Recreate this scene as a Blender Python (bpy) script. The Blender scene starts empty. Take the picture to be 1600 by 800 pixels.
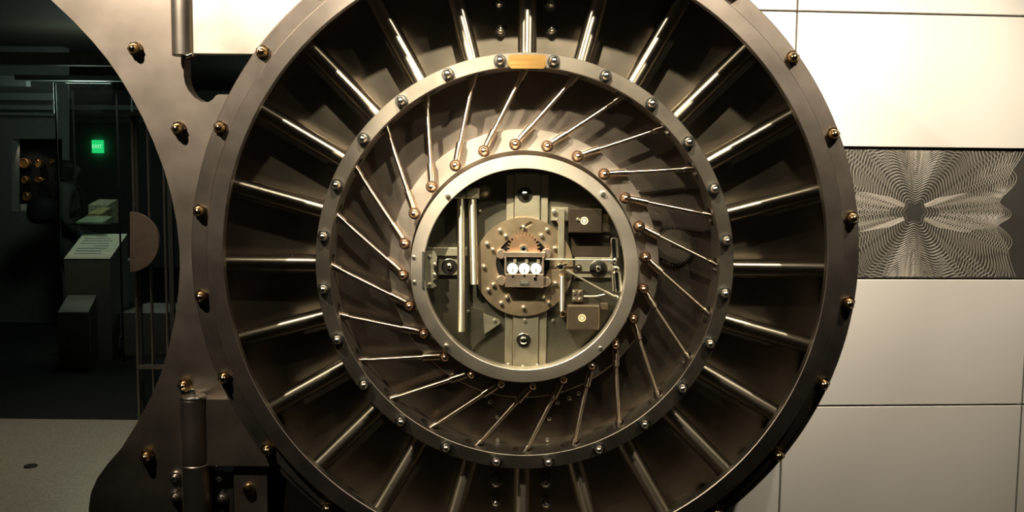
import bpy, bmesh, math, random
from mathutils import Vector, Matrix, Euler
from mathutils.geometry import tessellate_polygon
random.seed(7)
R = math.radians
sc = bpy.context.scene
C = sc.collection

# ---------------------------------------------------------------- camera, world, lights, exposure
F = 1500.0                                   # focal length in pixels of the 1600 wide frame
CAM = Vector((0.0, -3.0, 1.6))
PITCH, ROLL = 5.2, 0.6
cam_m = Matrix.Rotation(R(90 - PITCH), 4, 'X') @ Matrix.Rotation(R(ROLL), 4, 'Z')
cd = bpy.data.cameras.new('camera'); cam = bpy.data.objects.new('camera', cd); C.objects.link(cam)
cam.matrix_world = Matrix.Translation(CAM) @ cam_m
cd.sensor_width = 36; cd.lens = 36 * F / 1600; cd.clip_start = 0.05; cd.clip_end = 100
sc.camera = cam

w = bpy.data.worlds.new('world'); sc.world = w; w.use_nodes = True
w.node_tree.nodes['Background'].inputs[0].default_value = (0.55, 0.62, 0.5, 1)
w.node_tree.nodes['Background'].inputs[1].default_value = 0.006

sc.view_settings.view_transform = 'Standard'; sc.view_settings.look = 'None'
sc.view_settings.gamma = 1; sc.view_settings.use_curve_mapping = False
sc.view_settings.exposure = 0.0

WARM = (1.0, 0.86, 0.68)
def spot(name, loc, aim, watts, deg, blend=0.4, radius=0.03, color=WARM):
    l = bpy.data.lights.new(name, 'SPOT'); o = bpy.data.objects.new(name, l); C.objects.link(o)
    l.energy = watts; l.spot_size = R(deg); l.spot_blend = blend; l.shadow_soft_size = radius; l.color = color
    o.location = loc; d = Vector(aim) - Vector(loc)
    o.rotation_euler = d.to_track_quat('-Z', 'Y').to_euler()
    return o
def point(name, loc, watts, radius=0.05, color=WARM):
    l = bpy.data.lights.new(name, 'POINT'); o = bpy.data.objects.new(name, l); C.objects.link(o)
    l.energy = watts; l.shadow_soft_size = radius; l.color = color; o.location = loc
    return o
# three ceiling spotlights in a row in front of the vault door
spot('downlight', (-1.75, -1.4, 3.35), (-0.75, 0.1, 2.1), 570, 72, 1.0)
spot('downlight', (0.0, -1.4, 3.35), (0.0, 0.1, 2.15), 900, 54, 1.0)
spot('downlight', (1.4, -1.4, 3.35), (0.6, 0.1, 2.1), 520, 54, 1.0)
# a narrow track lamp on the mechanism, and washers on the panelled wall
spot('track_lamp', (-1.1, -1.4, 3.35), (-0.10, 0.15, 1.58), 4600, 19, 1.0)
spot('wall_washer', (1.75, -0.9, 3.25), (1.5, 0.5, 1.56), 460, 52, 1.0)
# gallery behind
spot('gallery_spot', (-2.1, 2.2, 2.6), (-2.2, 2.2, 0.0), 60, 90, 0.8)
spot('case_spot', (-3.2, 4.4, 2.6), (-3.25, 5.0, 0.8), 16, 40, 0.6, color=(1, 1, 0.8))
point('gallery_glow', (-3.6, 5.2, 2.2), 11, 0.2, (0.75, 1.0, 0.85))
point('gallery_glow', (-2.2, 8.6, 2.0), 10, 0.2, (0.75, 1.0, 0.9))

# ---------------------------------------------------------------- geometry helpers
def ray(px, py):
    return (cam_m.to_3x3() @ Vector(((px - 800) / F, (400 - py) / F, -1.0)))
YOFF = 0.0                                     # depth of the section being built behind the front of the door
def P(px, py, Y):                              # the point seen at a pixel on the plane y = Y
    d = ray(px, py); p = CAM + d * ((Y + YOFF - CAM.y) / d.y); p.y = Y; return p
def S(px, Y):                                  # length of px pixels at depth Y
    return px * (Y + YOFF - CAM.y) / F
def Fl(px, py, z=0.0):
    d = ray(px, py); return CAM + d * ((z - CAM.z) / d.z)

class MB:
    def __init__(s): s.v = []; s.f = []
    def add(s, v, f):
        n = len(s.v); s.v += [Vector(a) for a in v]; s.f += [tuple(i + n for i in a) for a in f]; return s
    def xf(s, m): s.v = [m @ a for a in s.v]; return s
    def box(s, x0, x1, y0, y1, z0, z1, b=0.0):
        if b <= 0:
            v = [(x, y, z) for x in (x0, x1) for y in (y0, y1) for z in (z0, z1)]
            return s.add(v, [(0, 1, 3, 2), (4, 6, 7, 5), (0, 4, 5, 1), (2, 3, 7, 6), (0, 2, 6, 4), (1, 5, 7, 3)])
        o = [(x0, z0), (x1, z0), (x1, z1), (x0, z1)]
        i = [(x0 + b, z0 + b), (x1 - b, z0 + b), (x1 - b, z1 - b), (x0 + b, z1 - b)]
        v = [(a, y0, c) for a, c in i] + [(a, y0 + b, c) for a, c in o] + [(a, y1, c) for a, c in o]
        f = [(0, 1, 2, 3), (11, 10, 9, 8)]
        for k in range(4):
            q = (k + 1) % 4; f += [(k, k + 4, q + 4, q), (k + 4, k + 8, q + 8, q + 4)]
        return s.add(v, f)
    def lathe(s, prof, n=48, closed=False, c=(0, 0, 0)):       # profile of (radius, y), turned about the y axis
        c = Vector(c); m = len(prof); rings = []; v = []; f = []
        for r, y in prof:
            if r < 1e-6: rings.append([len(v)]); v.append(c + Vector((0, y, 0)))
            else:
                rings.append(list(range(len(v), len(v) + n)))
                v += [c + Vector((r * math.cos(2 * math.pi * k / n), y, r * math.sin(2 * math.pi * k / n))) for k in range(n)]
        for a in range(m if closed else m - 1):
            A, B = rings[a], rings[(a + 1) % m]
            for k in range(n):
                q = (k + 1) % n
                if len(A) == 1 and len(B) == 1: continue
                if len(A) == 1: f.append((A[0], B[k], B[q]))
                elif len(B) == 1: f.append((A[k], B[0], A[q]))
                else: f.append((A[k], B[k], B[q], A[q]))
        return s.add(v, f)
    def cyl(s, p0, p1, r0, r1=None, n=16, ch=0.0):
        p0, p1 = Vector(p0), Vector(p1); r1 = r0 if r1 is None else r1
        L = (p1 - p0).length
        pr = [(0, 0), (r0 - ch, 0), (r0, ch), (r1, L - ch), (r1 - ch, L), (0, L)] if ch else [(0, 0), (r0, 0), (r1, L), (0, L)]
        t = MB().lathe(pr, n)
        q = Vector((0, 1, 0)).rotation_difference((p1 - p0).normalized()).to_matrix().to_4x4()
        return s.add([Matrix.Translation(p0) @ q @ a for a in t.v], t.f)
    def prism(s, outline, y0, y1, holes=()):                    # outline of (x, z)
        loops = [list(outline)] + [list(h) for h in holes]
        pts = [p for l in loops for p in l]; n = len(pts)
        tri = tessellate_polygon([[Vector((p[0], p[1], 0)) for p in l] for l in loops])
        v = [(p[0], y0, p[1]) for p in pts] + [(p[0], y1, p[1]) for p in pts]
        f = [tuple(t) for t in tri] + [tuple(i + n for i in reversed(t)) for t in tri]
        k = 0
        for l in loops:
            m = len(l)
            for i in range(m):
                a, b = k + i, k + (i + 1) % m; f.append((a, b, b + n, a + n))
            k += m
        return s.add(v, f)
    def acorn(s, r, h, dome=0.62, n=18):                        # hexagon nut with a domed cap, pointing to -y
        hh = h * 0.42
        hx = [(r * math.cos(R(60 * k)), r * math.sin(R(60 * k))) for k in range(6)]
        s.prism(hx, -hh, 0.0)
        s.lathe([(r * 1.04, 0), (r * 1.04, -h * 0.08), (r * 0.8, -h * 0.085)], n)
        d = r * 0.74; pr = [(d, -hh + 0.0005)]
        for k in range(1, 6): pr.append((d * math.cos(R(15 * k)), -hh - (h - hh) * math.sin(R(15 * k))))
        pr.append((0, -h))
        return s.lathe(pr, n)

W = {}
def link(o, parent, mw):
    C.objects.link(o); mw = Matrix.Translation((0, YOFF, 0)) @ mw; W[o.name] = mw
    if parent is not None:
        o.parent = parent; o.matrix_basis = W[parent.name].inverted() @ mw
    else: o.matrix_basis = mw
    return o
def mesh_of(mb, name, mat, sharp=32):
    me = bpy.data.meshes.new(name); me.from_pydata([tuple(a) for a in mb.v], [], mb.f)
    bm = bmesh.new(); bm.from_mesh(me); bmesh.ops.recalc_face_normals(bm, faces=bm.faces); bm.to_mesh(me); bm.free()
    for p in me.polygons: p.use_smooth = True
    me.set_sharp_from_angle(angle=R(sharp)); me.materials.append(mat)
    return me
def tag(o, label=None, cat=None, group=None, kind=None):
    for k, a in (('label', label), ('category', cat), ('group', group), ('kind', kind)):
        if a: o[k] = a
    return o
def obj(name, mb, mat, parent=None, mw=None, sharp=32):
    if mw is None:                                              # world coordinates: put the origin in the middle
        lo = Vector([min(a[i] for a in mb.v) for i in range(3)]); hi = Vector([max(a[i] for a in mb.v) for i in range(3)])
        c = (lo + hi) / 2; mb.v = [a - c for a in mb.v]; mw = Matrix.Translation(c)
    return link(bpy.data.objects.new(name, mesh_of(mb, name, mat, sharp)), parent, mw)
def inst(name, me, parent, mw): return link(bpy.data.objects.new(name, me), parent, mw)
def thing(name, label, cat, loc, group=None):
    o = bpy.data.objects.new(name, None); o.empty_display_size = 0.1
    link(o, None, Matrix.Translation(Vector(loc))); return tag(o, label, cat, group)
def tube(name, p0, p1, r, m, parent, n=24):                     # a turned tube standing along its own y axis
    p0, p1 = Vector(p0), Vector(p1); L = (p1 - p0).length
    q = Vector((0, 1, 0)).rotation_difference((p1 - p0).normalized()).to_matrix().to_4x4()
    return obj(name, MB().lathe([(0, 0), (r - .001, 0), (r, .001), (r, L - .001), (r - .001, L), (0, L)], n), m, parent, Matrix.Translation(p0) @ q)
def T(v): return Matrix.Translation(Vector(v))
def pbox(mb, x0, y0, x1, y1, Y0, Y1, b=0.0015):                 # an upright box filling a pixel rectangle at its front
    c = P((x0 + x1) / 2, (y0 + y1) / 2, Y0); hw, hh = S(abs(x1 - x0) / 2, Y0), S(abs(y1 - y0) / 2, Y0)
    return mb.box(c.x - hw, c.x + hw, Y0, Y1, c.z - hh, c.z + hh, b)
def poly(pts, Y): return [(P(a, b, Y).x, P(a, b, Y).z) for a, b in pts]
def arc(cx, cy, r, a0, a1, n): return [(cx + r * math.cos(R(a0 + (a1 - a0) * k / n)), cy - r * math.sin(R(a0 + (a1 - a0) * k / n))) for k in range(n + 1)]

# ---------------------------------------------------------------- materials
def nodes(name):
    m = bpy.data.materials.new(name); m.use_nodes = True; nt = m.node_tree
    return m, nt, nt.nodes['Principled BSDF']
def mat(name, col, rough=0.5, metal=0.0, var=0.08, scale=30.0, bump=0.0, bscale=300.0, emit=None, es=0, stretch=None, rvar=0.06, turned=0.0):
    m, nt, b = nodes(name); N, L = nt.nodes, nt.links
    tc = N.new('ShaderNodeTexCoord'); mp = N.new('ShaderNodeMapping'); L.new(tc.outputs['Object'], mp.inputs[0])
    if stretch: mp.inputs['Scale'].default_value = stretch
    nz = N.new('ShaderNodeTexNoise'); nz.inputs['Scale'].default_value = scale; nz.inputs['Detail'].default_value = 6
    L.new(mp.outputs[0], nz.inputs['Vector'])
    cr = N.new('ShaderNodeValToRGB'); L.new(nz.outputs[0], cr.inputs[0])
    cr.color_ramp.elements[0].position = 0.3; cr.color_ramp.elements[1].position = 0.7
    cr.color_ramp.elements[0].color = [max(0, c * (1 - var)) for c in col] + [1]
    cr.color_ramp.elements[1].color = [min(1, c * (1 + var)) for c in col] + [1]
    L.new(cr.outputs[0], b.inputs['Base Color'])
    mr = N.new('ShaderNodeMapRange'); L.new(nz.outputs[0], mr.inputs[0])
    mr.inputs['To Min'].default_value = max(0.02, rough - rvar); mr.inputs['To Max'].default_value = min(1, rough + rvar)
    L.new(mr.outputs[0], b.inputs['Roughness'])
    b.inputs['Metallic'].default_value = metal
    if bump:
        n2 = N.new('ShaderNodeTexNoise'); n2.inputs['Scale'].default_value = bscale; n2.inputs['Detail'].default_value = 3
        L.new(mp.outputs[0], n2.inputs['Vector'])
        bp = N.new('ShaderNodeBump'); bp.inputs['Strength'].default_value = bump; bp.inputs['Distance'].default_value = 0.002
        L.new(n2.outputs[0], bp.inputs['Height']); L.new(bp.outputs[0], b.inputs['Normal'])
    if turned:                                                  # fine lathe marks round the local y axis
        b.inputs['Anisotropic'].default_value = turned; b.inputs['Anisotropic Rotation'].default_value = 0.25
        tg = N.new('ShaderNodeTangent'); tg.direction_type = 'RADIAL'; tg.axis = 'Y'; L.new(tg.outputs[0], b.inputs['Tangent'])
    if emit: b.inputs['Emission Color'].default_value = (*emit, 1); b.inputs['Emission Strength'].default_value = es
    return m
def glass(name, tint=(0.97, 0.98, 0.96)):
    m = bpy.data.materials.new(name); m.use_nodes = True; nt = m.node_tree; N, L = nt.nodes, nt.links
    N.remove(N['Principled BSDF']); out = N['Material Output']
    t = N.new('ShaderNodeBsdfTransparent'); t.inputs[0].default_value = (*tint, 1)
    g = N.new('ShaderNodeBsdfGlossy'); g.inputs['Roughness'].default_value = 0.0; g.inputs[0].default_value = (1, 1, 1, 1)
    ge = N.new('ShaderNodeNewGeometry'); dt = N.new('ShaderNodeVectorMath'); dt.operation = 'DOT_PRODUCT'
    L.new(ge.outputs['Normal'], dt.inputs[0]); L.new(ge.outputs['Incoming'], dt.inputs[1])
    def mth(op, a, b=None):
        n = N.new('ShaderNodeMath'); n.operation = op
        for i, q in enumerate((a, b)):
            if q is None: continue
            if isinstance(q, (int, float)): n.inputs[i].default_value = q
            else: L.new(q, n.inputs[i])
        return n.outputs[0]
    ab = mth('ABSOLUTE', dt.outputs['Value'])                  # Schlick's Fresnel, the same from both sides of the pane
    fr = mth('ADD', mth('MULTIPLY', mth('POWER', mth('SUBTRACT', 1.0, ab), 5.0), 0.97), 0.03)
    mx = N.new('ShaderNodeMixShader'); L.new(fr, mx.inputs[0]); L.new(t.outputs[0], mx.inputs[1]); L.new(g.outputs[0], mx.inputs[2])
    L.new(mx.outputs[0], out.inputs[0]); return m

SATIN = mat('satin_steel', (0.215, 0.187, 0.158), 0.42, 1.0, 0.1, 9, 0.05, 900)
PLATE = mat('blasted_steel_plate', (0.29, 0.25, 0.21), 0.45, 1.0, 0.13, 7, 0.05, 700)
INNER = mat('inner_plate_steel', (0.205, 0.17, 0.143), 0.32, 1.0, 0.12, 8, 0.1, 600)
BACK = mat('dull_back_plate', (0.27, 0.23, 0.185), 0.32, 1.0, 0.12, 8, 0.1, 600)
RINGB = mat('bright_satin_steel', (0.48, 0.425, 0.365), 0.42, 1.0, 0.08, 9, 0.1, 900)
CRANK = mat('crank_disc_steel', (0.40, 0.345, 0.30), 0.38, 1.0, 0.08, 9, 0.1, 900)
STUD = mat('stud_steel', (0.85, 0.82, 0.76), 0.26, 1.0, 0.02, 10)
WASH = mat('dark_washer', (0.10, 0.09, 0.08), 0.3, 1.0)
PIT = mat('painted_pit_dark', (0.003, 0.003, 0.003), 0.9)  # flat black puts the darkness of the hub hole into the colour
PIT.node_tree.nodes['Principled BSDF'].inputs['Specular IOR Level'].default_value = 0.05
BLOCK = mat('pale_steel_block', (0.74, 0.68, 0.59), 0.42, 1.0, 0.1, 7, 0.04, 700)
TUBE = mat('chrome_tube', (0.62, 0.56, 0.48), 0.34, 1.0, 0.03, 12, rvar=0.02, turned=0.9)
ROD2 = mat('steel_barrel', (0.50, 0.45, 0.38), 0.38, 1.0, 0.05, 12)
ROD = mat('polished_steel', (0.27, 0.235, 0.195), 0.37, 1.0, 0.05, 12, rvar=0.02, turned=0.85)
NUTCH = mat('satin_chrome', (0.72, 0.70, 0.67), 0.2, 1.0, 0.02, 10, rvar=0.02)
CHROME = mat('chrome', (0.75, 0.74, 0.72), 0.1, 1.0, 0.02, 10, rvar=0.02)
BRASS = mat('brass_nut_metal', (0.72, 0.52, 0.28), 0.18, 1.0, 0.05, 20, rvar=0.03)
COPPER = mat('copper_nut_metal', (0.78, 0.55, 0.40), 0.2, 1.0, 0.06, 20, rvar=0.03)
LINK = mat('bronzed_steel', (0.42, 0.345, 0.28), 0.28, 1.0, 0.05, 20, rvar=0.02, turned=0.95)
NAMEPL = mat('brushed_brass', (0.62, 0.36, 0.12), 0.32, 1.0, 0.15, 6, stretch=(1, 1, 40))
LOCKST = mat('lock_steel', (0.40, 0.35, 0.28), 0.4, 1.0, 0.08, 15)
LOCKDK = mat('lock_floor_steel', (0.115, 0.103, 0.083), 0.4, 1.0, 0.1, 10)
DISCM = mat('drive_disc_bronze', (0.42, 0.31, 0.22), 0.36, 1.0, 0.08, 12)
PINK = mat('nickel_case', (0.50, 0.38, 0.32), 0.34, 1.0, 0.06, 20)
DARKBOX = mat('dark_bronze_case', (0.075, 0.055, 0.042), 0.35, 0.9, 0.12, 15)
GEARM = mat('gear_copper', (0.36, 0.22, 0.14), 0.4, 1.0, 0.06, 20)
BOXB = mat('brown_bronze_case', (0.17, 0.125, 0.092), 0.33, 0.9, 0.12, 15)
RUBBER = mat('blackened_steel', (0.02, 0.02, 0.018), 0.5, 0.3)
ENAMEL = mat('white_enamel', (0.42, 0.41, 0.39), 0.35)
GLASS = glass('clear_glass')
PANEL = mat('wall_panel_paint', (0.61, 0.595, 0.55), 0.48, 0.15, 0.03, 2.5, 0.06, 500)
GAP = mat('shadow_gap', (0.03, 0.028, 0.024), 0.8)
ARTBASE = mat('engraved_metal', (0.028, 0.026, 0.022), 0.5, 0.0, 0.1, 3)
ARTLINE = mat('engraved_line', (0.27, 0.25, 0.205), 0.5, 0.0, 0.1, 3)
TERR = mat('terrazzo', (0.42, 0.40, 0.32), 0.38, 0, 0.4, 130)
CARPET = mat('black_floor', (0.002, 0.002, 0.002), 0.8)
GREY = mat('grey_paint', (0.20, 0.215, 0.195), 0.6)
PLINTH = mat('plinth_paint', (0.26, 0.27, 0.24), 0.6)
DARK = mat('dark_paint', (0.02, 0.022, 0.02), 0.6)
BEAM = mat('beam_paint', (0.22, 0.25, 0.23), 0.55)
CEIL2 = mat('gallery_ceiling', (0.05, 0.042, 0.028), 0.85)
CEIL = mat('ceiling_paint', (0.03, 0.03, 0.025), 0.8)

# ---------------------------------------------------------------- structure: wall panels, floors, gallery shell
WY, WT = 0.44, math.tan(R(4.1))                   # the panelled wall runs slightly away to the right
def Wp(px, py):
    d = ray(px, py); t = (WY - CAM.y) / (d.y - WT * d.x); return CAM + d * t
wang = math.atan(WT)
wall_m = Matrix.Translation((0, WY, 0)) @ Matrix.Rotation(wang, 4, 'Z')
def wx(px, py): return Wp(px, py).x / math.cos(wang)   # coordinate along the wall
zr = [0.0] + [Wp(1430, y).z for y in (633.5, 436, 231.5, 21.5)] + [3.1]
xc = [wx(421, 770), wx(1232, 400), wx(1611, 400), wx(1611, 400) + 0.85]
wall = obj('wall_back', MB().box(xc[0] - 0.0, xc[-1], 0.035, 0.15, 0.0, 3.2), GAP, None, wall_m); tag(wall, kind='structure')
for i in range(3):
    for j in range(5):
        if j == 2 and i == 1: continue
        g = 0.0035
        obj('panel', MB().box(xc[i] + g, xc[i + 1] - g, 0.0, 0.034, zr[j] + g, zr[j + 1] - g, 0.0015), PANEL, wall, wall_m)
# floor
fl0 = obj('floor', MB().box(-6, 4, -6.5, 0.6, -0.1, 0.0), CARPET); tag(fl0, kind='structure')
fl = obj('floor', MB().box(-6, 4, 0.601, 2.92, -0.1, 0.0), TERR); tag(fl, kind='structure')
fl2 = obj('floor', MB().box(-9, 4, 2.921, 14, -0.1, 0.0), CARPET); tag(fl2, kind='structure')
ce = obj('ceiling', MB().box(-9, 4, -6.5, 2.9, 3.4, 3.5), CEIL); tag(ce, kind='structure')
ce2 = obj('ceiling', MB().box(-9, 4, 2.9, 14, 2.75, 2.85), CEIL2); tag(ce2, kind='structure')

# ---------------------------------------------------------------- vault door
O0 = P(820.8, 403.4, 0.0)
door = thing('vault_door', 'huge round steel vault door seen from its mechanism side, with radial bolts', 'vault door', (O0.x, 0.1, 0.0))
ro = [(0.9488, 0.002), (0.9508, 0.0), (0.9995, 0.0), (1.0015, 0.002), (1.0015, 0.04), (1.0595, 0.04), (1.0615, 0.042), (1.0615, 0.345), (1.042, 0.345), (1.042, 0.03), (0.9488, 0.03)]
obj('outer_ring', MB().lathe(ro, 160, True, (O0.x, 0, O0.z)), SATIN, door)
nut_big = mesh_of(MB().acorn(0.0225, 0.042), 'acorn_nut', BRASS)
for k in range(24):
    a = R(15 * k + 7.5)
    inst('acorn_nut', nut_big, door, T((O0.x + 1.037 * math.cos(a), 0.0395, O0.z + 1.037 * math.sin(a))) @ Matrix.Rotation(random.random() * 6, 4, 'Y'))
YB, YI, YM, YR = 0.30, 0.294, 0.16, 0.23           # outer back plate, inner plate, carrier ring front, axis of the radial bolts
obj('back_plate', MB().lathe([(0, YB), (1.0415, YB), (1.0415, 0.344), (0, 0.344)], 128, False, (O0.x, 0, O0.z)), BACK, door)
obj('glass_pane', MB().lathe([(0, 0.008), (0.9475, 0.008), (0.9475, 0.012), (0, 0.012)], 128, False, (O0.x, 0, O0.z)), GLASS, door)
# bolt carrier ring with a hole for every bolt
M0 = P(819.6, 413.3, YM)
RC = P(819.5, 415, YR)
m_in, m_out = S(306.5, YM), S(328.5, YM)
obj('inner_plate', MB().lathe([(0, YI), (m_in - .0005, YI), (m_in - .0005, YB - .0005), (0, YB - .0005)], 112, False, (M0.x, 0, M0.z)), INNER, door)
tmp = MB().lathe([(m_in, YM + .0015), (m_in + .0015, YM), (m_out - .0015, YM), (m_out, YM + .0015), (m_out, YB - 0.0005), (m_in, YB - 0.0005)], 144, True, (M0.x, 0, M0.z))
ring = obj('carrier_ring', tmp, SATIN, door)
cut = MB(); cut_o = W[ring.name].translation
for k in range(24):
    a = R(15 * k); d = Vector((math.cos(a), 0, math.sin(a)))
    cut.cyl(RC + d * (m_in - .05) - cut_o, RC + d * (m_out + .05) - cut_o, 0.0345, n=24)
co = bpy.data.objects.new('cutter', mesh_of(cut, 'cutter', SATIN)); C.objects.link(co)
md = ring.modifiers.new('b', 'BOOLEAN'); md.operation = 'DIFFERENCE'; md.object = co; md.solver = 'EXACT'
bpy.context.view_layer.update(); co.matrix_world = ring.matrix_world.copy(); bpy.context.view_layer.update()
me = bpy.data.meshes.new_from_object(ring.evaluated_get(bpy.context.evaluated_depsgraph_get()))
ring.modifiers.clear(); ring.data = me; me.set_sharp_from_angle(angle=R(32))
bpy.data.objects.remove(co)
nut_mid = mesh_of(MB().acorn(0.0205, 0.036), 'acorn_nut', NUTCH)
rm = S(317.5, YM)
for k in range(24):
    a = R(15 * k + 7.5)
    inst('acorn_nut', nut_mid, door, T((M0.x + rm * math.cos(a), YM - .0005, M0.z + rm * math.sin(a))) @ Matrix.Rotation(random.random() * 6, 4, 'Y'))
# radial locking bolts and the links that drive them
L0 = m_in + 0.024
K0 = P(818.9, 416.4, 0.185); rk = S(191, 0.185)
nut_cu = mesh_of(MB().acorn(0.0195, 0.034), 'acorn_nut', COPPER)
LY = 0.212
def turned(a, prof, n=28): return MB().lathe(prof, n)
for k in range(24):
    a = R(15 * k); d = Vector((math.cos(a), 0, math.sin(a)))
    e = RC - Vector((O0.x, RC.y, O0.z)); bq = e.dot(d)
    L1 = -bq + math.sqrt(bq * bq - e.dot(e) + 1.036 ** 2)        # every bolt ends just inside the rim
    q = Vector((0, 1, 0)).rotation_difference(d).to_matrix().to_4x4()
    obj('locking_bolt', turned(a, [(0, 0), (0.0268, 0), (0.0302, 0.003), (0.0302, L1 - L0), (0, L1 - L0)]), ROD, door, T(RC + d * L0) @ q)
    an = R(15 * (k + 1) + 4.8)
    p0 = Vector((K0.x + rk * math.cos(an), LY, K0.z + rk * math.sin(an)))
    p1 = RC + d * (L0 - 0.003)
    u = (p1 - p0).normalized(); Ln = (p1 - p0).length
    q2 = Vector((0, 1, 0)).rotation_difference(u).to_matrix().to_4x4()
    prof = [(0, 0.0), (0.0115, 0.0), (0.0125, 0.002), (0.0132, 0.076), (0.0115, 0.078), (0.0076, 0.078), (0.0076, Ln - 0.05), (0.0105, Ln - 0.05), (0.0115, Ln - 0.047), (0.0115, Ln - 0.003), (0.009, Ln), (0, Ln)]
    lk = obj('link_rod', MB().lathe(prof, 14), LINK, door, T(p0) @ q2)
    inst('acorn_nut', nut_cu, lk, T((p0.x, LY - 0.0115, p0.z)) @ Matrix.Rotation(random.random() * 6, 4, 'Y'))
# crank disc under the link nuts
kd = S(212, .233)
obj('crank_disc', MB().lathe([(0.386, 0.232), (kd - .002, 0.232), (kd, 0.234), (kd, YI - .0005), (0.386, YI - .0005)], 96, True, (K0.x, 0, K0.z)), CRANK, door)
# brass name plate, chamfered corners
npo = [(798, 85.5), (850, 85.5), (853.5, 89), (853.5, 102), (849, 107), (799, 107), (794, 102), (794, 89)]
tag(obj('name_plate', MB().prism(poly(npo, YM - .004), YM - .004, YM - .0002), NAMEPL, door), 'blank orange-brass plate on top of the ring')
# plate screws in pairs above and below, small screws in the inner bay
ps = mesh_of(MB().acorn(0.021, 0.04), 'acorn_nut', NUTCH)
for px, py in ((782, 46), (862, 46), (780, 5), (861, 6), (775, 755), (853, 755), (775, 785), (853, 787)):
    p = P(px, py, YB - .02); inst('acorn_nut', ps, door, T((p.x, YB - 0.0005, p.z)))
ss = mesh_of(MB().lathe([(0.008, 0), (0.008, -0.003), (0.006, -0.006), (0, -0.0075)], 12), 'screw', STUD)
for px, py in ((778, 688), (855, 687), (778, 651), (858, 654), (889, 622), (871, 629), (766, 628), (904, 614), (996, 301)):
    yy = .232 if math.hypot(px - 819, py - 416) < 210 else YI
    p = P(px, py, yy); inst('screw', ss, door, T((p.x, yy - 0.0003, p.z)))
# toothed wheels in the right bay
def gear(cx, cz, r, teeth, y0, y1, hole, depth=0.12, n=24):
    pts = []
    for k in range(teeth):
        for da, rr in ((0, 1 - depth), (0.25, 1 - depth), (0.38, 1), (0.62, 1), (0.75, 1 - depth)):
            a = 2 * math.pi * (k + da) / teeth; pts.append((cx + r * rr * math.cos(a), cz + r * rr * math.sin(a)))
    h = [(cx + hole * math.cos(-2 * math.pi * k / n), cz + hole * math.sin(-2 * math.pi * k / n)) for k in range(n)]
    return MB().prism(pts, y0, y1, [h])
g = P(1056, 386, .25); obj('gear_wheel', gear(g.x, g.z, S(31, .25), 44, .275, YI - .0005, 0.012), BACK, door)
g = P(1019, 349, .25); obj('gear_wheel', gear(g.x, g.z, S(18, .25), 24, .276, YI - .0007, 0.01), BACK, door)

# ---------------------------------------------------------------- inspection window: hinged ring over the lock
YOFF = 0.126
I0 = P(819.5, 422, 0.025); ri, re = S(159, .025), S(179.5, .025)
win = thing('inspection_window', 'small round hinged glass window in a bright steel ring at the door centre', 'window', (I0.x, 0.025, I0.z - re))
obj('ring_frame', MB().lathe([(ri, 0.0265), (ri + .0015, 0.025), (re - .0015, 0.025), (re, 0.0265), (re, 0.075), (ri, 0.075)], 112, True, (I0.x, 0, I0.z)), RINGB, win)
obj('ring_wall', MB().lathe([(ri + .004, 0.0752), (re - .004, 0.0752), (re - .004, 0.1675), (ri + .004, 0.1675)], 96, True, (I0.x, 0, I0.z)), SATIN, door)
obj('glass_pane', MB().lathe([(0, 0.05), (ri - .0005, 0.05), (ri - .0005, 0.054), (0, 0.054)], 96, False, (I0.x, 0, I0.z)), GLASS, win)
peg = mesh_of(MB().lathe([(0.0085, 0), (0.0085, -0.006), (0.006, -0.0125), (0, -0.0135)], 14), 'peg', STUD)
for px, py in ((699, 305), (942, 302), (697, 541)):
    p = P(px, py, 0.02); inst('peg', peg, win, T((p.x, 0.0248, p.z)))
ws = mesh_of(MB().lathe([(0.006, 0), (0.006, -0.003), (0.004, -0.006), (0, -0.007)], 12), 'screw', STUD)
for px, py in ((646, 402), (647, 441), (938, 544)):
    p = P(px, py, 0.02); inst('screw', ws, win, T((p.x, 0.0248, p.z)))
# hinge pin and leaf
hp = MB()
for k in range(5): hp.cyl(P(661.5, 393 + 11.5 * k, .0215), P(661.5, 403.5 + 11.5 * k, .0215), 0.0044, n=12)
obj('hinge_pin', hp, RUBBER, win)
lf = [(664, 392), (679, 392), (683, 402), (682, 411), (677, 420), (681, 428), (682, 434), (676, 440), (682, 447), (676, 450), (664, 450)]
lfo = obj('hinge_leaf', MB().prism(poly(lf, .055), .055, .062), LOCKST, win)
for px, py in ((671, 400), (679, 413), (679, 429), (671, 444)):
    p = P(px, py, 0.055); inst('screw', ws, lfo, T((p.x, 0.0549, p.z)))

# ---------------------------------------------------------------- lock mechanism behind the window
LF = 0.124                                         # floor of the lock recess
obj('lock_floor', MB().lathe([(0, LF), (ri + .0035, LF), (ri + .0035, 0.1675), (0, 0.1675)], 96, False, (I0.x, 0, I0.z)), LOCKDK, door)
sl = thing('slide_bar', 'tall steel slide bar running vertically behind the bronze disc with one bolt at each end', 'bar', P(820, 575, .11))
b = MB(); pbox(b, 790, 273, 802, 574, .114, LF - .0003); obj('side_strip', b, LOCKST, sl)
b = MB(); pbox(b, 843, 273, 855, 574, .114, LF - .0003); obj('side_strip', b, LOCKST, sl)
b = MB(); pbox(b, 802.5, 271, 842.5, 577, .106, LF - .0003); obj('centre_plate', b, LOCKST, sl)
def washer_bolt(par, px, py, Y, rw, rb, name='washer'):
    p = P(px, py, Y - .004); p.y = Y
    wsh = obj(name, MB().lathe([(0, -.004), (rw * .94, -.004), (rw, -.003), (rw, 0), (0, 0)], 32), WASH, par, T(p))
    inst_me = mesh_of(MB().lathe([(rb, -.004), (rb, -.008), (rb * .8, -.013), (rb * .4, -.016), (0, -.0165)], 18), 'bolt', CHROME)
    inst('bolt', inst_me, wsh, T(p))
washer_bolt(sl, 820, 304, .1058, .025, .013)
washer_bolt(sl, 818, 532, .1058, .025, .014)
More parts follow.
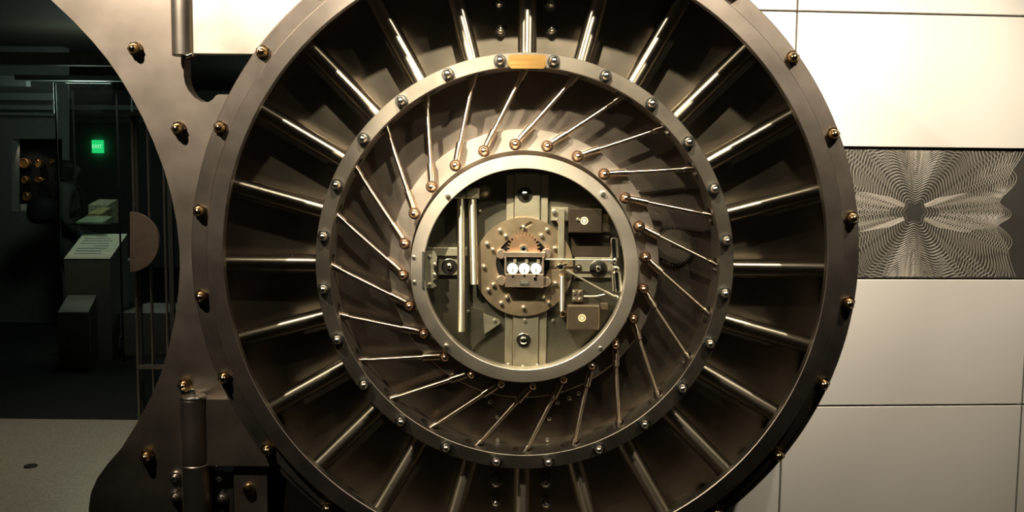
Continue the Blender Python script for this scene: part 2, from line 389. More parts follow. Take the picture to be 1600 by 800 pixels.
lb = thing('cross_bar', 'short steel cross bar with a round washer, left beside the window hinge', 'bar', P(692, 430, .11))
b = MB(); pbox(b, 667, 387, 730, 400, .1, LF - .0003); obj('ledge', b, LOCKST, lb)
b = MB(); pbox(b, 685, 400.5, 728, 430, .111, LF - .0003); obj('plate', b, LOCKST, lb)
washer_bolt(lb, 702, 416, .1108, .026, .011)
rb_ = thing('cross_bar', 'short steel cross bar with a dark washer, right of the white dials', 'bar', P(935, 433, .11))
b = MB(); pbox(b, 898, 402, 956, 434, .111, LF - .0003); obj('plate', b, LOCKST, rb_)
washer_bolt(rb_, 935, 420, .1108, .030, .011)
washer_bolt(rb_, 904, 418, .1108, .011, .006)

# bronze drive disc with studs
D0 = P(818, 417, .098); rd = S(78, .098)
slot = lambda a, b_, h: None
disc = thing('drive_disc', 'round bronze-coloured disc set with small steel studs behind the three dials', 'disc', (D0.x, .1, D0.z - rd))
circ = [(D0.x + rd * math.cos(2 * math.pi * k / 72), D0.z + rd * math.sin(2 * math.pi * k / 72)) for k in range(72)]
h0 = P(817, 411, .098); hr = S(42, .098)
hole = [(h0.x + hr * math.cos(-2 * math.pi * k / 40), h0.z + hr * math.sin(-2 * math.pi * k / 40)) for k in range(40)]
def slotpts(px0, py0, px1, py1, r):
    a, b_ = P(px0, py0, .098), P(px1, py1, .098); an = math.atan2(b_.z - a.z, b_.x - a.x); rr = S(r, .098); o = []
    for k in range(9): t = an - math.pi / 2 + math.pi * k / 8; o.append((b_.x + rr * math.cos(t), b_.z + rr * math.sin(t)))
    for k in range(9): t = an + math.pi / 2 + math.pi * k / 8; o.append((a.x + rr * math.cos(t), a.z + rr * math.sin(t)))
    return o[::-1]
obj('disc_plate', MB().prism(circ, .098, .1056, [hole, slotpts(815, 357, 829, 349, 3)]), DISCM, disc)
obj('hub_dark_disc', MB().lathe([(0, .1035), (hr - .0005, .1035), (hr - .0005, .1055), (0, .1055)], 40, False, (h0.x, 0, h0.z)), PIT, disc)  # shallow disc painted black to look like a deep dark hole
stud = mesh_of(MB().lathe([(0.0062, 0), (0.0062, -0.009), (0.0045, -0.012), (0, -0.0135)], 14), 'stud', STUD)
for px, py in ((781, 360), (790, 369), (761, 381), (770, 390), (756, 417), (771, 445), (763, 453), (792, 465), (783, 474), (855, 359), (846, 368), (867, 388), (868, 443), (849, 465), (857, 473), (818, 355), (818, 481)):
    p = P(px, py, .092); inst('stud', stud, disc, T((p.x, .0979, p.z)))
g = P(818, 389, .085)
pin = obj('pinion_gear', gear(g.x, g.z, S(26, .09), 28, .088, .0955, .006, 0.17), GEARM, disc)
obj('spindle', MB().lathe([(S(3, .08), .078), (S(6, .08), .078), (S(6, .08), .0875), (S(3, .08), .0875)], 20, True, (g.x, 0, g.z)), STUD, pin)

# time lock with three dials
tl = thing('time_lock', 'small nickel time lock case with three white dials at the very centre', 'time lock', P(819, 449, .07))
b = MB(); pbox(b, 790, 402, 848, 448, .078, .0955); obj('case', b, RUBBER, tl)
b = MB(); pbox(b, 786, 394, 852, 401.5, .062, .0955); obj('top_rail', b, PINK, tl)
for sx in (789.5, 848.5):
    b = MB(); pbox(b, sx - 1.4, 401.8, sx + 1.4, 428, .06, .0778); obj('side_rail', b, PINK, tl)
b = MB(); pbox(b, 789, 428, 849.5, 449, .058, .0775); fp = obj('front_plate', b, PINK, tl)
b = MB(); pbox(b, 812, 439, 827, 446, .056, .0578, .0005); obj('slot', b, RUBBER, fp)
b = MB(); pbox(b, 813.5, 441, 825.5, 444, .0545, .0558, .0005); obj('slot_bar', b, STUD, fp)
for px, py, r_ in ((836, 435, 2.6), (801, 431, 1.8), (819, 430, 1.8), (838, 430, 1.8)):
    p = P(px, py, .057); inst('screw', mesh_of(MB().lathe([(S(r_, .05), 0), (S(r_, .05), -.003), (0, -.005)], 12), 'screw', CHROME), fp, T((p.x, .0579, p.z)))
for px in (801, 819.3, 837.5):
    p = P(px, 420, .07); p.y = .0778
    dl = obj('dial', MB().lathe([(0, -.012), (S(8.2, .07), -.012), (S(8.6, .07), -.011), (S(8.6, .07), 0), (0, 0)], 28), ENAMEL, tl, T(p))
    obj('dial_hand', MB().box(p.x - .0012, p.x + .0016, .0645, .0656, p.z - .013, p.z + .002), RUBBER, dl)
    b = MB(); pbox(b, px + 1, 405, px + 6, 411, .07, .0777, .001); obj('escapement', b, LOCKST, tl)
for px, py in ((783, 397), (854, 396), (783, 438), (853, 440)):
    p = P(px, py, .075); obj('lug', MB().lathe([(0, .072), (.014, .072), (.0165, .075), (.0165, .0955), (0, .0955)], 24, False, (p.x, 0, p.z)), PINK, tl)

# twin tubes on the left
tt = thing('tube_pair', 'two upright chrome tubes of unequal length under one square block', 'tubes', P(727, 518, .08))
b = MB(); pbox(b, 729, 294, 749, 310, .066, LF - .0003, .003); obj('block', b, LOCKST, tt)
b = MB(); pbox(b, 709, 299, 728.5, 310, .07, LF - .0003, .003); obj('block', b, LOCKST, tt)
tube('tube', P(720, 310.5, .085), P(721, 518, .085), S(6.3, .085), TUBE, tt)
tube('tube', P(738, 310.5, .085), P(741, 444, .085), S(6.6, .085), TUBE, tt)
p = P(757, 300, .11); p.y = LF - .0003
obj('hexagon_nut', MB().acorn(.021, .034), LOCKST, door, T(p))
# levers, lower left
lv = thing('bell_crank', 'angular steel lever with one screw, lower left inside the round window', 'lever', P(775, 512, .11))
obj('lever_plate', MB().prism(poly([(755, 490), (780, 499), (782, 505), (772, 512), (757, 522)], .104), .104, .1115), LOCKST, lv)
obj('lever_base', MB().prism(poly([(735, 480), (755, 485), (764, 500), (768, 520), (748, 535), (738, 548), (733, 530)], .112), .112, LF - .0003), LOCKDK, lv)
p = P(773, 501, .1); inst('screw', ws, lv, T((p.x, .1039, p.z)))
p = P(732, 487, .12); inst('screw', ws, door, T((p.x, LF - .0003, p.z)))
for px, py in ((794, 570), (817, 573), (840, 571), (864, 501), (820, 501), (750, 330)):
    Y = .1058 if 802 < px < 843 else (.1138 if px in (794,) else LF - .0003)
    p = P(px, py, Y); inst('screw', ws, door, T((p.x, Y, p.z)))

# combination lock cases on the right
def lock_case(name, label, x0, y0, x1, y1, cx, cy, m, extra):
    t = thing(name, label, 'lock', P((x0 + x1) / 2, y1, .09), 'combination lock cases')
    b = MB(); pbox(b, x0, y0, x1, y1, .072, LF - .0003, .003); cs = obj('case', b, m, t)
    p = P(cx, cy, .07); p.y = .0718
    obj('keyway_ring', MB().lathe([(S(4.2, .07), -.002), (S(6, .07), -.002), (S(6, .07), 0), (S(4.2, .07), 0)], 28, True), NAMEPL2, cs, T(p))
    obj('keyway', MB().lathe([(0, -.0015), (S(2.8, .07), -.0015), (S(2.8, .07), 0), (0, 0)], 18), NAMEPL2, cs, T(p))
    extra(t); return t
NAMEPL2 = mat('bright_brass', (0.95, 0.68, 0.46), 0.5, 0.7)
def ex1(t):
    b = MB(); pbox(b, 861, 324, 888, 345, .104, LF - .0003); obj('mount_tab', b, LOCKST, t)
    q = P(866, 331, .1); inst('peg', peg, t, T((q.x, .1039, q.z)))
    q = P(876, 345, .09); obj('cap_nut', MB().cyl((q.x, .096, q.z), (q.x, LF - .0003, q.z), .0125, n=16, ch=.002), CHROME, t)
    b = MB(); pbox(b, 941.5, 335, 951, 350, .078, .11); obj('spring_box', b, BRASS, t)
    b = MB(); pbox(b, 940.8, 351, 953, 362.5, .08, .115); obj('latch_tab', b, DARKBOX, t)
    q = P(903, 343, .07); inst('screw', ws, t, T((q.x, .0718, q.z)))
def ex2(t):
    b = MB(); pbox(b, 938, 474, 950, 484, .09, LF - .0003); obj('latch_tab', b, BOXB, t)
    q = P(880, 491, .09); obj('cap_nut', MB().cyl((q.x, .09, q.z), (q.x, LF - .0003, q.z), .0105, n=16, ch=.002), COPPER, t)
lock_case('combination_lock', 'dark square lock case, the upper of two, above the dark backing plate', 889, 326, 941, 364, 913, 345, DARKBOX, ex1)
lock_case('combination_lock', 'brown bronze lock case, the lower of two, under the diagonal linkage rod', 886, 477, 937, 516, 909.5, 497, BOXB, ex2)
bp = MB(); pbox(bp, 893, 366, 955, 401, .113, LF - .0003); tag(obj('backing_plate', bp, DARKBOX), 'dark rectangular plate between upper lock case and the cross bar', 'plate')
vs = thing('guide_strip', 'narrow upright steel strip between the bronze disc and the lock cases', 'strip', P(877, 500, .11))
b = MB(); pbox(b, 872, 326, 882, 408, .0885, .0972); obj('upper_strip', b, LOCKST, vs)
tube('lower_spindle', P(878, 431, .0865), P(878, 486, .0865), S(4.4, .0865), TUBE, vs)
b = MB(); pbox(b, 897, 402, 899, 436, .1165, LF - .0003); obj('side_plate', b, LOCKST, vs)
# lever linkage with the upright cylinders at the right
ll = thing('lever_linkage', 'chrome rods and upright cylinders linking the dials to the right-hand window edge', 'linkage', P(960, 462, .09))
obj('cylinder', MB().cyl(P(959.5, 371, .085), P(961, 404, .085), S(7.3, .085), n=20, ch=.003), CHROME, ll)
obj('cylinder', MB().cyl(P(964, 424, .085), P(967, 456, .085), S(7, .085), n=20, ch=.003), CHROME, ll)
for px, py, rr in ((960, 407, 5), (963, 420, 6), (963, 464, 4.4)):
    p = P(px, py, .074); obj('ball_joint', MB().lathe([(0, -1), (.5, -.87), (.87, -.5), (1, 0), (.87, .5), (.5, .87), (0, 1)], 16).xf(Matrix.Scale(S(rr, .07), 4)), CHROME, ll, T(p))
obj('linkage_rod', MB().cyl(P(851, 405, .074), P(942, 406, .074), .0028, n=10).cyl(P(940, 406, .074), P(956, 406.5, .074), .0048, n=10), ROD2, ll)
obj('linkage_rod', MB().cyl(P(885, 422, .074), P(897, 429, .074), .0045, n=10).cyl(P(896, 428.5, .074), P(946, 456, .074), .003, n=10).cyl(P(945, 455.5, .074), P(959, 463, .074), .005, n=10), ROD2, ll)
obj('linkage_rod', MB().cyl(P(912, 463, .092), P(932, 463, .09), .0035, n=10).cyl(P(931, 463, .09), P(945, 460, .08), .0022, n=10), ROD2, ll)
obj('linkage_rod', MB().cyl(P(956, 412, .076), P(958, 455, .076), .0022, n=10), ROD2, ll)
obj('thumb_lever', MB().cyl(P(876, 417, .066), P(876, 417, .1), .012, .008, n=16, ch=.003).cyl(P(870, 416, .068), P(886, 413, .068), .0032, n=10), CHROME, ll)
sb = thing('screw_block', 'little square block of four screws beneath the diagonal linkage rod', 'block', P(902, 472, .09))
b = MB(); pbox(b, 894, 453, 911, 472, .094, LF - .0003); obj('block', b, BOXB, sb)
for px, py in ((897, 457), (906, 457), (897, 468), (906, 468)):
    p = P(px, py, .09); inst('screw', ws, sb, T((p.x, .0938, p.z)))

# ---------------------------------------------------------------- hinge plate and knuckles at the left
YOFF = 0.0
HY = 0.10
def rim(z0, z1, n=24, r=1.0645):                # the round edge of the door, followed from height z0 to z1
    o = []
    for k in range(n + 1):
        z = z0 + (z1 - z0) * k / n; o.append((O0.x - math.sqrt(r * r - (z - O0.z) ** 2), z))
    return o
edge = [(60, -30), (80, 0), (115, 33), (145, 65), (168, 93), (188, 122), (206, 152), (223, 184), (240, 222), (256, 264), (268, 306), (276, 348), (280.5, 390), (281, 420), (279, 455), (273, 500), (264, 542), (251, 585), (235, 622), (213, 663), (190, 700), (168, 725), (152, 747), (142, 770), (138.5, 795), (140, 830)]
bay = [(341, 147.5), (336.5, 150), (333, 155), (326, 159.5), (315, 159), (303, 152), (294, 141), (289, 130), (287, 118), (287, 70)]
zz = lambda y, x=350: P(x, y, HY).z
hpl = thing('hinge_plate', 'broad curved steel hinge plate with waisted left edge, bolted to the vault door', 'hinge plate', P(240, 830, HY))
out = poly(edge + [(328, 830), (328, 727)], HY) + rim(zz(727), zz(147.5), 40) + poly(bay, HY) + rim(zz(70), zz(-30), 8)
obj('plate_body', MB().prism(out, HY, HY + .07), PLATE, hpl)
for px, py in ((209, 76), (277, 201), (287, 603), (228, 714)):
    p = P(px, py, HY - .02); inst('acorn_nut', nut_big, hpl, T((p.x, HY - .0005, p.z)))
scr = mesh_of(MB().lathe([(0.021, 0), (0.021, -0.006), (0.018, -0.012), (0.012, -.012), (0.011, -.02), (0.007, -.026), (0, -.028)], 20), 'button_screw', STUD)
for px, py in ((274, 746), (274, 777)):
    p = P(px, py, HY - .01); inst('button_screw', scr, hpl, T((p.x, HY - .0005, p.z)))
BY = 0.05
# upper knuckle
ku = thing('hinge_knuckle', 'upper hinge knuckle, pale steel block with upright barrel at the top edge', 'hinge', P(350, 85, BY), 'hinge knuckles')
q0 = P(300, 83, BY)
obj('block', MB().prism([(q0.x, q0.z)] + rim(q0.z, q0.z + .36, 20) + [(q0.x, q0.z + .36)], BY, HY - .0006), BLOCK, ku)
bt = P(282, 86, .03); rb2 = S(18, .03)
obj('barrel', MB().cyl((bt.x, HY - .001 - rb2, bt.z), (bt.x, HY - .001 - rb2, bt.z + .36), rb2, n=36, ch=.003), ROD2, ku)
obj('set_screw', MB().cyl((bt.x + .012, .055, bt.z - .012), (bt.x + .012, .055, bt.z), .016, n=20, ch=.003), RUBBER, ku)
obj('drain_cock', MB().cyl((bt.x + .014, .035, bt.z - .006), (bt.x + .04, .025, bt.z + .002), .005, n=12), CHROME, ku)
# lower knuckle
kl = thing('hinge_knuckle', 'lower hinge knuckle, dark steel block and barrel with a shiny round cap', 'hinge', P(340, 728, BY), 'hinge knuckles')
q0, q1 = P(317, 727.5, BY), P(317, 624, BY)
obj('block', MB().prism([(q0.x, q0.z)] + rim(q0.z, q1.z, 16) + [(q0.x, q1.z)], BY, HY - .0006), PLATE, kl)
rbar = S(20.5, .03); b0 = P(297, 625, .03); zb = P(299, 727, .03).z; yb = HY - .001 - rbar * 1.04
obj('barrel', MB().cyl((b0.x, yb, b0.z), (b0.x, yb, zb + .001), rbar, n=36, ch=.003), PLATE, kl)
cap = obj('barrel_cap', MB().lathe([(0, .0005), (rbar * 1.03, .0005), (rbar * 1.03, .006), (rbar * 1.0, .008), (rbar * .8, .008), (rbar * .78, .005), (rbar * .5, .005), (rbar * .48, .012), (.01, .012), (.008, .03), (0, .032)], 36), STUD, kl, T((b0.x, yb, b0.z)) @ Matrix.Rotation(R(90), 4, 'X'))
obj('lower_barrel', MB().cyl((b0.x + .004, yb, zb - .002), (b0.x + .004, yb, zb - .40), rbar * 1.03, n=36, ch=.003), PLATE, kl)
# fixed jamb plate under the lower block
jp = thing('jamb_plate', 'dark fixed jamb plate carrying two chrome screws below the lower hinge block', 'plate', P(375, 900, .1))
jb = MB(); pbox(jb, 331, 733, 366, 900, .10, .19, .002); obj('channel', jb, RUBBER, jp)
q0, q1 = P(367.5, 900, .07), P(367.5, 733, .07); q2 = P(418, 800, .07)
obj('plate_body', MB().prism([(q0.x, q0.z), (q2.x, q0.z)] + rim(O0.z - math.sqrt(1.0645 ** 2 - (O0.x - q2.x) ** 2), q1.z, 16) + [(q0.x, q1.z)], .07, .19), PLATE, jp)
for px, py in ((344, 746), (346, 779)):
    p = P(px, py, .09); inst('button_screw', scr, jp, T((p.x, .0998, p.z)))
p = P(387, 766, .055); inst('button_screw', mesh_of(MB().lathe([(0.02, 0), (0.02, -0.008), (0.016, -.016), (0.008, -.02), (0, -.021)], 20), 'button_screw', BRASS), jp, T((p.x, .0698, p.z)))

# ---------------------------------------------------------------- engraved panel with fine wave lines
art = obj('engraved_panel', MB().box(xc[1] + .0035, xc[2] - .0035, .012, .034, zr[2] + .0035, zr[3] - .0035, .001), ARTBASE, None, wall_m)
tag(art, 'dark metal wall panel engraved with fine pale guilloche wave lines', 'wall panel')
ac = Wp(1431, 332); ax, az = ac.x / math.cos(wang), ac.z
px1 = S(1, .38)
gl = MB(); X0, X1, Z0, Z1 = xc[1] + .006, xc[2] - .006, zr[2] + .005, zr[3] - .005
def bump(th, c, wd):
    d = (th - c + math.pi) % (2 * math.pi) - math.pi; return math.exp(-(d / wd) ** 2)
def gcurve(t, fam):
    pts = []
    for i in range(481):
        th = 2 * math.pi * i / 480
        if fam == 0:                                            # two long petals lying left and right
            c = math.cos(th); r = (46 + 101 * t) * c ** 8 * (1 + 0.05 * math.cos(36 * th))
        else:
            m = 1 - 0.20 * math.cos(4 * th) * (0.25 + 0.75 * t) + t * (0.045 * math.cos(12 * th) * fam + 0.03 * math.cos(22 * th + 0.6 * fam))
            for c in (math.pi / 2, -math.pi / 2): m += t * (0.12 * bump(th, c, 0.05) - 0.24 * bump(th, c, 0.17))
            for c in (0, math.pi): m += t * 0.05 * bump(th, c, 0.09)
            m *= 1 + (0.12 * math.cos(6 * th)) * (1 - t)
            r = (17 + 163 * t) * m
        pts.append((ax + r * math.cos(th) * px1, az + r * math.sin(th) * px1))
    return pts
lw, lh = 0.00095, 0.0007
for fam, n in ((-1, 34), (1, 34), (0, 16)):
    for k in range(n):
        run = []
        for q in gcurve(k / (n - 1), fam) + [None]:
            if q and X0 < q[0] < X1 and Z0 < q[1] < Z1 and (fam or math.hypot(q[0] - ax, q[1] - az) > 20 * px1): run.append(q); continue
            if len(run) > 2:
                v = []; f = []
                for i, a in enumerate(run):
                    bq = run[min(i + 1, len(run) - 1)]; aq = run[max(i - 1, 0)]
                    d = Vector((bq[0] - aq[0], bq[1] - aq[1])).normalized(); nx, nz = -d.y * lw, d.x * lw
                    v += [(a[0] + nx, .0119, a[1] + nz), (a[0], .0119 - lh, a[1]), (a[0] - nx, .0119, a[1] - nz)]
                for i in range(len(run) - 1):
                    j = 3 * i; f += [(j, j + 1, j + 4, j + 3), (j + 1, j + 2, j + 5, j + 4)]
                gl.add(v, f)
            run = []
tag(obj('wave_lines', gl, ARTLINE, art, wall_m), kind='stuff')

# ---------------------------------------------------------------- dark gallery seen past the hinge plate
def gbox(x0, y0, x1, y1, Y0, dY): b = MB(); return pbox(b, x0, y0, x1, y1, Y0, Y0 + dY, 0)
gw = obj('wall_left', MB().prism(poly([(-260, -40), (97.5, -40), (97.5, 780), (-260, 780)], 6.6), 6.6, 6.75, [poly([(18.5, 217), (18.5, 330), (97, 330), (97, 217)], 6.6)]), GREY); tag(gw, kind='structure')
nb = MB(); pbox(nb, 10, 212, 104, 336, 7.0, 7.05, 0); obj('niche_back', nb, DARK, gw)
fw = obj('wall_far', MB().box(-9, 1.5, 12.0, 12.2, 0, 3.3), GREY); tag(fw, kind='structure')
for i, (x0, y0, x1, y1, Y) in enumerate(((-80, 82, 240, 101, 3.6), (24, 118, 260, 126, 5.0), (-80, 118, 40, 134, 5.4), (-60, 145, 84, 156, 6.2), (-60, 164, 84, 171, 6.35), (87, 164, 220, 171, 7.6), (-60, 176, 84, 180, 6.45), (108, 176, 230, 182, 9.0), (113, 186, 230, 191, 10.0))):
    o = obj('trim_%d' % (i + 1), gbox(x0, y0, x1, y1, Y, .08), BEAM); tag(o, kind='structure')
# medals and card in the niche
GOLD = mat('gold_medal', (0.55, 0.30, 0.10), 0.35, 0.6); CARD = mat('white_card', (0.85, 0.83, 0.72), 0.6)
medal_lab = ['large bronze medal at upper left of the dark niche', 'bright gold oval medal, upper middle of the dark niche', 'sliver of gold medal at upper right behind the person', 'dim bronze medal at middle left of the niche', 'dim pair-shaped medal, middle of the niche', 'dim tall bronze medal just above the white card']
for (px, py, rx, ry), lab in zip(((39, 255, 8, 8), (61.5, 256, 4.5, 6.5), (82, 252, 2.5, 4), (40, 281, 5, 6), (62, 281, 7, 4), (42, 307, 5, 7)), medal_lab):
    p = P(px, py, 6.93); s_ = S(1, 6.93)
    o = obj('medal', MB().lathe([(0, -.02), (.75, -.02), (.8, -.035), (1, -.03), (1, .03), (0, .03)], 28).xf(Matrix.Diagonal((rx * s_, 1, ry * s_, 1))), GOLD, None, T(p)); tag(o, lab, 'medal', 'medals in the wall niche')
    obj('mount_pin', MB().cyl((p.x, 6.955, p.z), (p.x, 7.0, p.z), .006, n=8), RUBBER, o)
o = obj('label_card', gbox(32, 319, 52, 331.5, 6.9, .095), CARD); tag(o, 'small bright white label card at the bottom of the niche', 'card')
np_ = P(62, 235, 6.8); spot('niche_lamp', (np_.x - .1, 6.72, P(60, 222, 6.8).z), P(42, 312, 7.0), 0.9, 100, .8, .01)
# exit sign
EX = mat('exit_sign_green', (0.0, 0.25, 0.08), 0.4, 0, 0, emit=(0.02, 0.75, 0.20), es=0.9)
EXL = mat('exit_sign_letters', (0.2, 0.9, 0.5), 0.4, 0, 0, emit=(0.45, 1.0, 0.6), es=1.0)
es = thing('exit_sign', 'glowing green exit sign on the far gallery wall', 'sign', P(151, 239, 11.9))
b = MB(); pbox(b, 143.5, 219, 159.5, 239, 11.93, 11.995, 0); obj('sign_face', b, EX, es)
def text(s, px, py, Y, h, m, parent, rot=90):
    cu = bpy.data.curves.new('lettering', 'FONT'); cu.body = s; cu.size = h; cu.extrude = .001; cu.align_x = 'CENTER'; cu.align_y = 'CENTER'
    o = bpy.data.objects.new('lettering', cu); C.objects.link(o); bpy.context.view_layer.update()
    me = bpy.data.meshes.new_from_object(o.evaluated_get(bpy.context.evaluated_depsgraph_get())); bpy.data.objects.remove(o)
    me.materials.clear(); me.materials.append(m); p = P(px, py, Y)
    return link(bpy.data.objects.new('lettering', me), parent, T(p) @ Matrix.Rotation(R(rot), 4, 'X'))
text('EXIT', 151.5, 229, 11.928, .075, EXL, es)
# plinths
def plinth(name, label, x0, x1, ytop_f, ytop_b, xb0, xb1, ybot, Yf, Yb, mt, topm, group):
    # sloped label top: front edge at (x0..x1, ytop_f), back edge at (xb0..xb1, ytop_b)
    a, b_ = P(x0, ytop_f, Yf), P(x1, ytop_f, Yf); c_, d_ = P(xb1, ytop_b, Yb), P(xb0, ytop_b, Yb)
    z = 0.06 if ybot is None else P(x0, ybot, Yf).z
    t = thing(name, label, 'plinth', ((a.x + b_.x) / 2, Yf, z), group)
    v = [a, b_, c_, d_] + [Vector((q.x, q.y, z)) for q in (a, b_, c_, d_)]
    obj('plinth_body', MB().add(v, [(0, 1, 2, 3), (7, 6, 5, 4), (0, 4, 5, 1), (1, 5, 6, 2), (2, 6, 7, 3), (3, 7, 4, 0)]), mt, t)
    return t, a, b_, c_, d_
CARDG = mat('label_board', (0.62, 0.64, 0.48), 0.5)
pl, a, b_, c_, d_ = plinth('label_plinth', 'tall grey plinth with a lit sloping label board of small text', 100, 172, 406, 367, 130, 199, 566, 4.75, 5.35, PLINTH, CARDG, 'museum plinths')
nrm = (b_ - a).cross(d_ - a).normalized()
if nrm.z < 0: nrm = -nrm
lift = nrm * .004
bd = [a + lift, b_ + lift, c_ + lift, d_ + lift]
obj('label_board', MB().add([q + nrm * .006 for q in bd] + bd, [(0, 1, 2, 3), (7, 6, 5, 4), (0, 4, 5, 1), (1, 5, 6, 2), (2, 6, 7, 3), (3, 7, 4, 0)]), CARDG, pl)
tx = MB()
for k, (u0, u1) in enumerate(((.35, .62), (.12, .72), (.12, .8), (.12, .76), (.45, .8), (.12, .78), (.12, .7), (.12, .74))):
    v0 = .88 - k * .1; q = lambda u, v: a + (b_ - a) * u + (d_ - a) * v + nrm * .0105
    tx.add([q(u0, v0), q(u1, v0), q(u1, v0 + .035), q(u0, v0 + .035)], [(0, 1, 2, 3)])
tag(obj('text_lines', tx, GREY, pl), kind='stuff')
plinth('label_plinth', 'short dark grey plinth in front of the lit label plinth', 90, 138, 488, 461, 106, 151, 579, 4.45, 4.72, PLINTH, None, 'museum plinths')
plt = obj('platform', MB().prism(poly([(45, 558), (90, 558), (90, 576), (45, 576)], 4.9), 4.9, 5.6), PLINTH); tag(plt, 'low dark platform at the foot of the plinths, left end', 'platform')
o = obj('low_box', gbox(174.5, 527, 187, 547, 4.95, .3), PLINTH); tag(o, 'small low dark box right of the tall plinth', 'box')
o = obj('cabinet', gbox(188, 488, 262, 580, 5.0, .6), PLINTH); tag(o, 'wide dark grey display cabinet low behind the barred gate', 'cabinet')
o = obj('cabinet', gbox(173, 407, 200, 560, 5.4, .3), PLINTH); tag(o, 'narrow dark upright cabinet right behind the tall plinth', 'cabinet')
# glass case round the label plinth
gcase = thing('glass_case', 'tall clear glass display case with slim dark corner posts above the plinths', 'display case', P(140, 566, 4.9))
for x, Y, y0, y1 in ((85.5, 4.86, 130, 566), (181, 4.72, 130, 566), (205, 5.9, 140, 520), (113, 5.9, 140, 520)):
    q0, q1 = P(x, y0, Y), P(x, y1, Y); s_ = .006
    obj('corner_post', MB().box(q0.x - s_, q0.x + s_, Y, Y + .012, q1.z, q0.z), DARK, gcase)
b = MB(); pbox(b, 87, 132, 180, 365, 4.86, 4.868, 0); obj('pane', b, GLASS, gcase)
# glass shelf with banknotes
shp = P(138, 350, 5.3)
sh = tag(obj('glass_shelf', MB().box(shp.x - .17, shp.x + .15, 5.28, 5.95, shp.z - .012, shp.z), glass('shelf_glass', (.6, .75, .68))), 'thin glass shelf holding banknotes inside the display case', 'shelf')
nz = shp.z + .0006
for (x0, x1, ya, yb), col, lab in (((118, 160, 347, 337), (0.30, 0.38, 0.24), 'green banknote nearest the front edge of the glass shelf'), ((137, 158, 334, 324), (0.42, 0.36, 0.16), 'yellowish banknote in the middle of the glass shelf'), ((138, 168, 320, 311), (0.45, 0.43, 0.28), 'pale banknote at the back of the glass shelf')):
    m = mat('note_paper', col, 0.6, 0, .35, 25); p0 = P(x0, ya, 5.3); ys = {347: (5.3, 5.46), 334: (5.52, 5.68), 320: (5.74, 5.9)}[ya]
    h = {347: 0.03, 334: .055, 320: .08}[ya]
    xa, xb = P(x0, ya, ys[0]).x, P(x1, ya, ys[0]).x
    za, zb_ = P(x0, ya, ys[0]).z, P(x0, yb, ys[1]).z
    za = max(za, nz); zb_ = max(zb_, za)
    n_ = obj('banknote', MB().add([(xa, ys[0], za), (xb, ys[0], za), (xb + .03, ys[1], zb_), (xa + .03, ys[1], zb_), (xa, ys[0], nz), (xb, ys[0], nz), (xb + .03, ys[1], nz), (xa + .03, ys[1], nz)], [(0, 1, 2, 3), (7, 6, 5, 4), (0, 4, 5, 1), (1, 5, 6, 2), (2, 6, 7, 3), (3, 7, 4, 0)]), m)
    tag(n_, lab, 'banknote', 'banknotes in the glass case')
# barred glass gate with a half round pull plate
STEELG = mat('gate_steel', (0.35, 0.33, 0.30), 0.35, 0.9); BRN = mat('brown_metal', (0.30, 0.22, 0.17), 0.5, 0.6)
GY = 2.86
gt = thing('gate', 'slim steel gate with half-round brown pull plate beside the hinge plate', 'gate', Fl(230, 668))
def bar(x, y0, y1, wpx, m, name='bar', Y=GY):
    q0, q1 = P(x, y0, Y), P(x + (y1 - y0) * .022, y1, Y); s_ = S(wpx / 2, Y)
    obj(name, MB().box(q0.x - s_, q0.x + s_, Y, Y + .025, max(q1.z, 0.001), q0.z), m, gt)
bar(205, 178, 690, 3, STEELG, 'stile'); bar(210, 178, 690, 6, DARK, 'stile', GY + .03)
bar(229, 178, 690, 2.5, STEELG); bar(253, 178, 690, 2.5, STEELG); bar(262, 178, 690, 7, DARK, 'stile', GY + .03)
b = MB(); pbox(b, 213, 571, 275, 577, GY - .03, GY - .001, 0); obj('cross_rail', b, STEELG, gt)
b = MB(); pbox(b, 200, 175, 275, 180, GY - .03, GY - .001, 0); obj('cross_rail', b, STEELG, gt)
obj('pull_plate', MB().prism(poly([(203, 331)] + arc(201, 378, 47, 88, -88, 24) + [(203, 425)], GY - .06), GY - .06, GY - .032), BRN, gt)

dr = Fl(48, 729); tag(obj('floor_drain', MB().lathe([(0, 0), (.03, 0), (.034, .004), (.034, .006), (.03, .008), (0, .008)], 24).xf(Matrix.Rotation(R(-90), 4, 'X')), RUBBER, None, T((dr.x, dr.y, .0082))), 'small dark round drain cover in the pale terrazzo floor', 'drain')

# ---------------------------------------------------------------- visitor standing in the dark gallery
HAIR = mat('black_hair', (0.008, 0.007, 0.006), 0.7); COAT = mat('dark_grey_coat', (0.06, 0.066, 0.06), 0.85); BAG = mat('black_bag', (0.006, 0.006, 0.006), 0.8)
def skin(name, pts, edges, m, parent, mw, root=0, sub=2):
    me = bpy.data.meshes.new(name); me.from_pydata([p[:3] for p in pts], edges, [])
    o = bpy.data.objects.new(name, me); C.objects.link(o)
    o.modifiers.new('s', 'SKIN'); sv = me.skin_vertices[0].data
    for i, p in enumerate(pts): sv[i].radius = (p[3], p[4] if len(p) > 4 else p[3]); sv[i].use_root = (i == root)
    ss_ = o.modifiers.new('u', 'SUBSURF'); ss_.levels = sub
    bpy.context.view_layer.update()
    m2 = bpy.data.meshes.new_from_object(o.evaluated_get(bpy.context.evaluated_depsgraph_get())); bpy.data.objects.remove(o)
    m2.name = name; m2.materials.clear(); m2.materials.append(m)
    for p in m2.polygons: p.use_smooth = True
    return link(bpy.data.objects.new(name, m2), parent, mw)
pf = P(104, 300, 6.2); PM = T((pf.x, 6.2, 0)) @ Matrix.Rotation(R(25), 4, 'Z')       # faces +x
per = thing('person', 'person in dark clothes with black hair, standing side-on in the gallery', 'person', (pf.x, 6.2, 0))
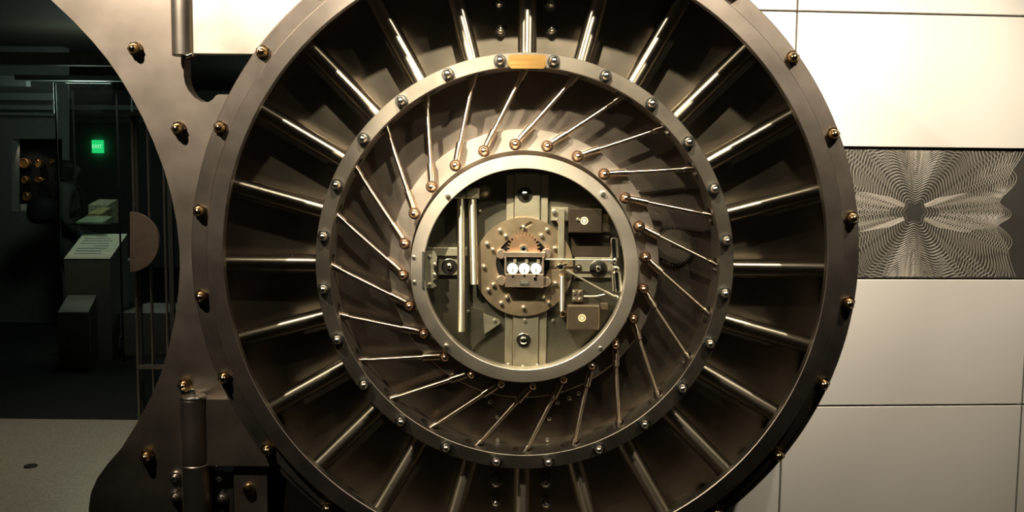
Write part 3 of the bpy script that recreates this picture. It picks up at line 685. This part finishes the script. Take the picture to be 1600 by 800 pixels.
pts = [(0, 0, .88, .15, .13), (0, 0, 1.05, .13, .115), (.01, 0, 1.24, .15, .125), (.01, 0, 1.36, .13, .10), (.03, 0, 1.44, .055), (.055, 0, 1.52, .07), (.075, 0, 1.60, .092, .082),
       (0, .09, .80, .095), (.02, .09, .48, .062), (-.01, .09, .10, .042), (.02, .09, .045, .042), (.15, .09, .035, .035),
       (0, -.09, .80, .095), (.03, -.09, .48, .062), (.04, -.09, .10, .042), (.07, -.09, .045, .042), (.20, -.09, .035, .035),
       (.0, .18, 1.36, .062), (-.03, .22, 1.08, .048), (.14, .19, .93, .036), (.20, .17, .92, .028),
       (.0, -.18, 1.36, .062), (-.03, -.22, 1.08, .048), (.12, -.2, .92, .036), (.18, -.18, .91, .028), (.13, 0, 1.575, .02)]
ed = [(0, 1), (1, 2), (2, 3), (3, 4), (4, 5), (5, 6), (0, 7), (7, 8), (8, 9), (9, 10), (10, 11), (0, 12), (12, 13), (13, 14), (14, 15), (15, 16), (3, 17), (17, 18), (18, 19), (19, 20), (3, 21), (21, 22), (22, 23), (23, 24)]
pts.pop()
for hnd, sy in ((20, .17), (24, -.18)):
    bx, bz = pts[hnd][0], pts[hnd][2]
    for j, (dy, ln) in enumerate(((-.026, .062), (-.009, .074), (.009, .07), (.026, .055))):
        n_ = len(pts); pts += [(bx + .035, sy + dy, bz, .0095), (bx + .035 + ln * .6, sy + dy, bz - .01, .0085), (bx + .035 + ln, sy + dy, bz - .03, .007)]
        ed += [(hnd, n_), (n_, n_ + 1), (n_ + 1, n_ + 2)]
    n_ = len(pts); s_ = -1 if sy > 0 else 1
    pts += [(bx + .01, sy + .035 * s_, bz + .01, .011), (bx + .05, sy + .05 * s_, bz, .008)]; ed += [(hnd, n_), (n_, n_ + 1)]
skin('body', pts, ed, COAT, per, PM)
hp_ = [(.05, 0, 1.63, .1, .1), (.02, 0, 1.56, .1, .095), (-.02, 0, 1.46, .075, .09), (-.04, 0, 1.36, .05, .075)]
skin('hair', hp_, [(0, 1), (1, 2), (2, 3)], HAIR, per, PM)
bgm = MB()
bpk = thing('backpack', 'bulky black backpack worn on the back of the person', 'backpack', PM @ Vector((-.24, 0, .98)))
skin('bag_body', [(-.2, 0, 1.02, .105, .15), (-.215, 0, 1.15, .115, .155), (-.2, 0, 1.3, .095, .14)], [(0, 1), (1, 2)], BAG, bpk, PM)
for sy in (-.1, .1):
    skin('strap', [(-.16, sy, 1.36, .016), (-.03, sy * 1.1, 1.475, .016), (.12, sy * 1.1, 1.36, .016), (.15, sy, 1.2, .016), (-.1, sy * 1.7, 1.05, .016)], [(0, 1), (1, 2), (2, 3), (3, 4)], BAG, bpk, PM)
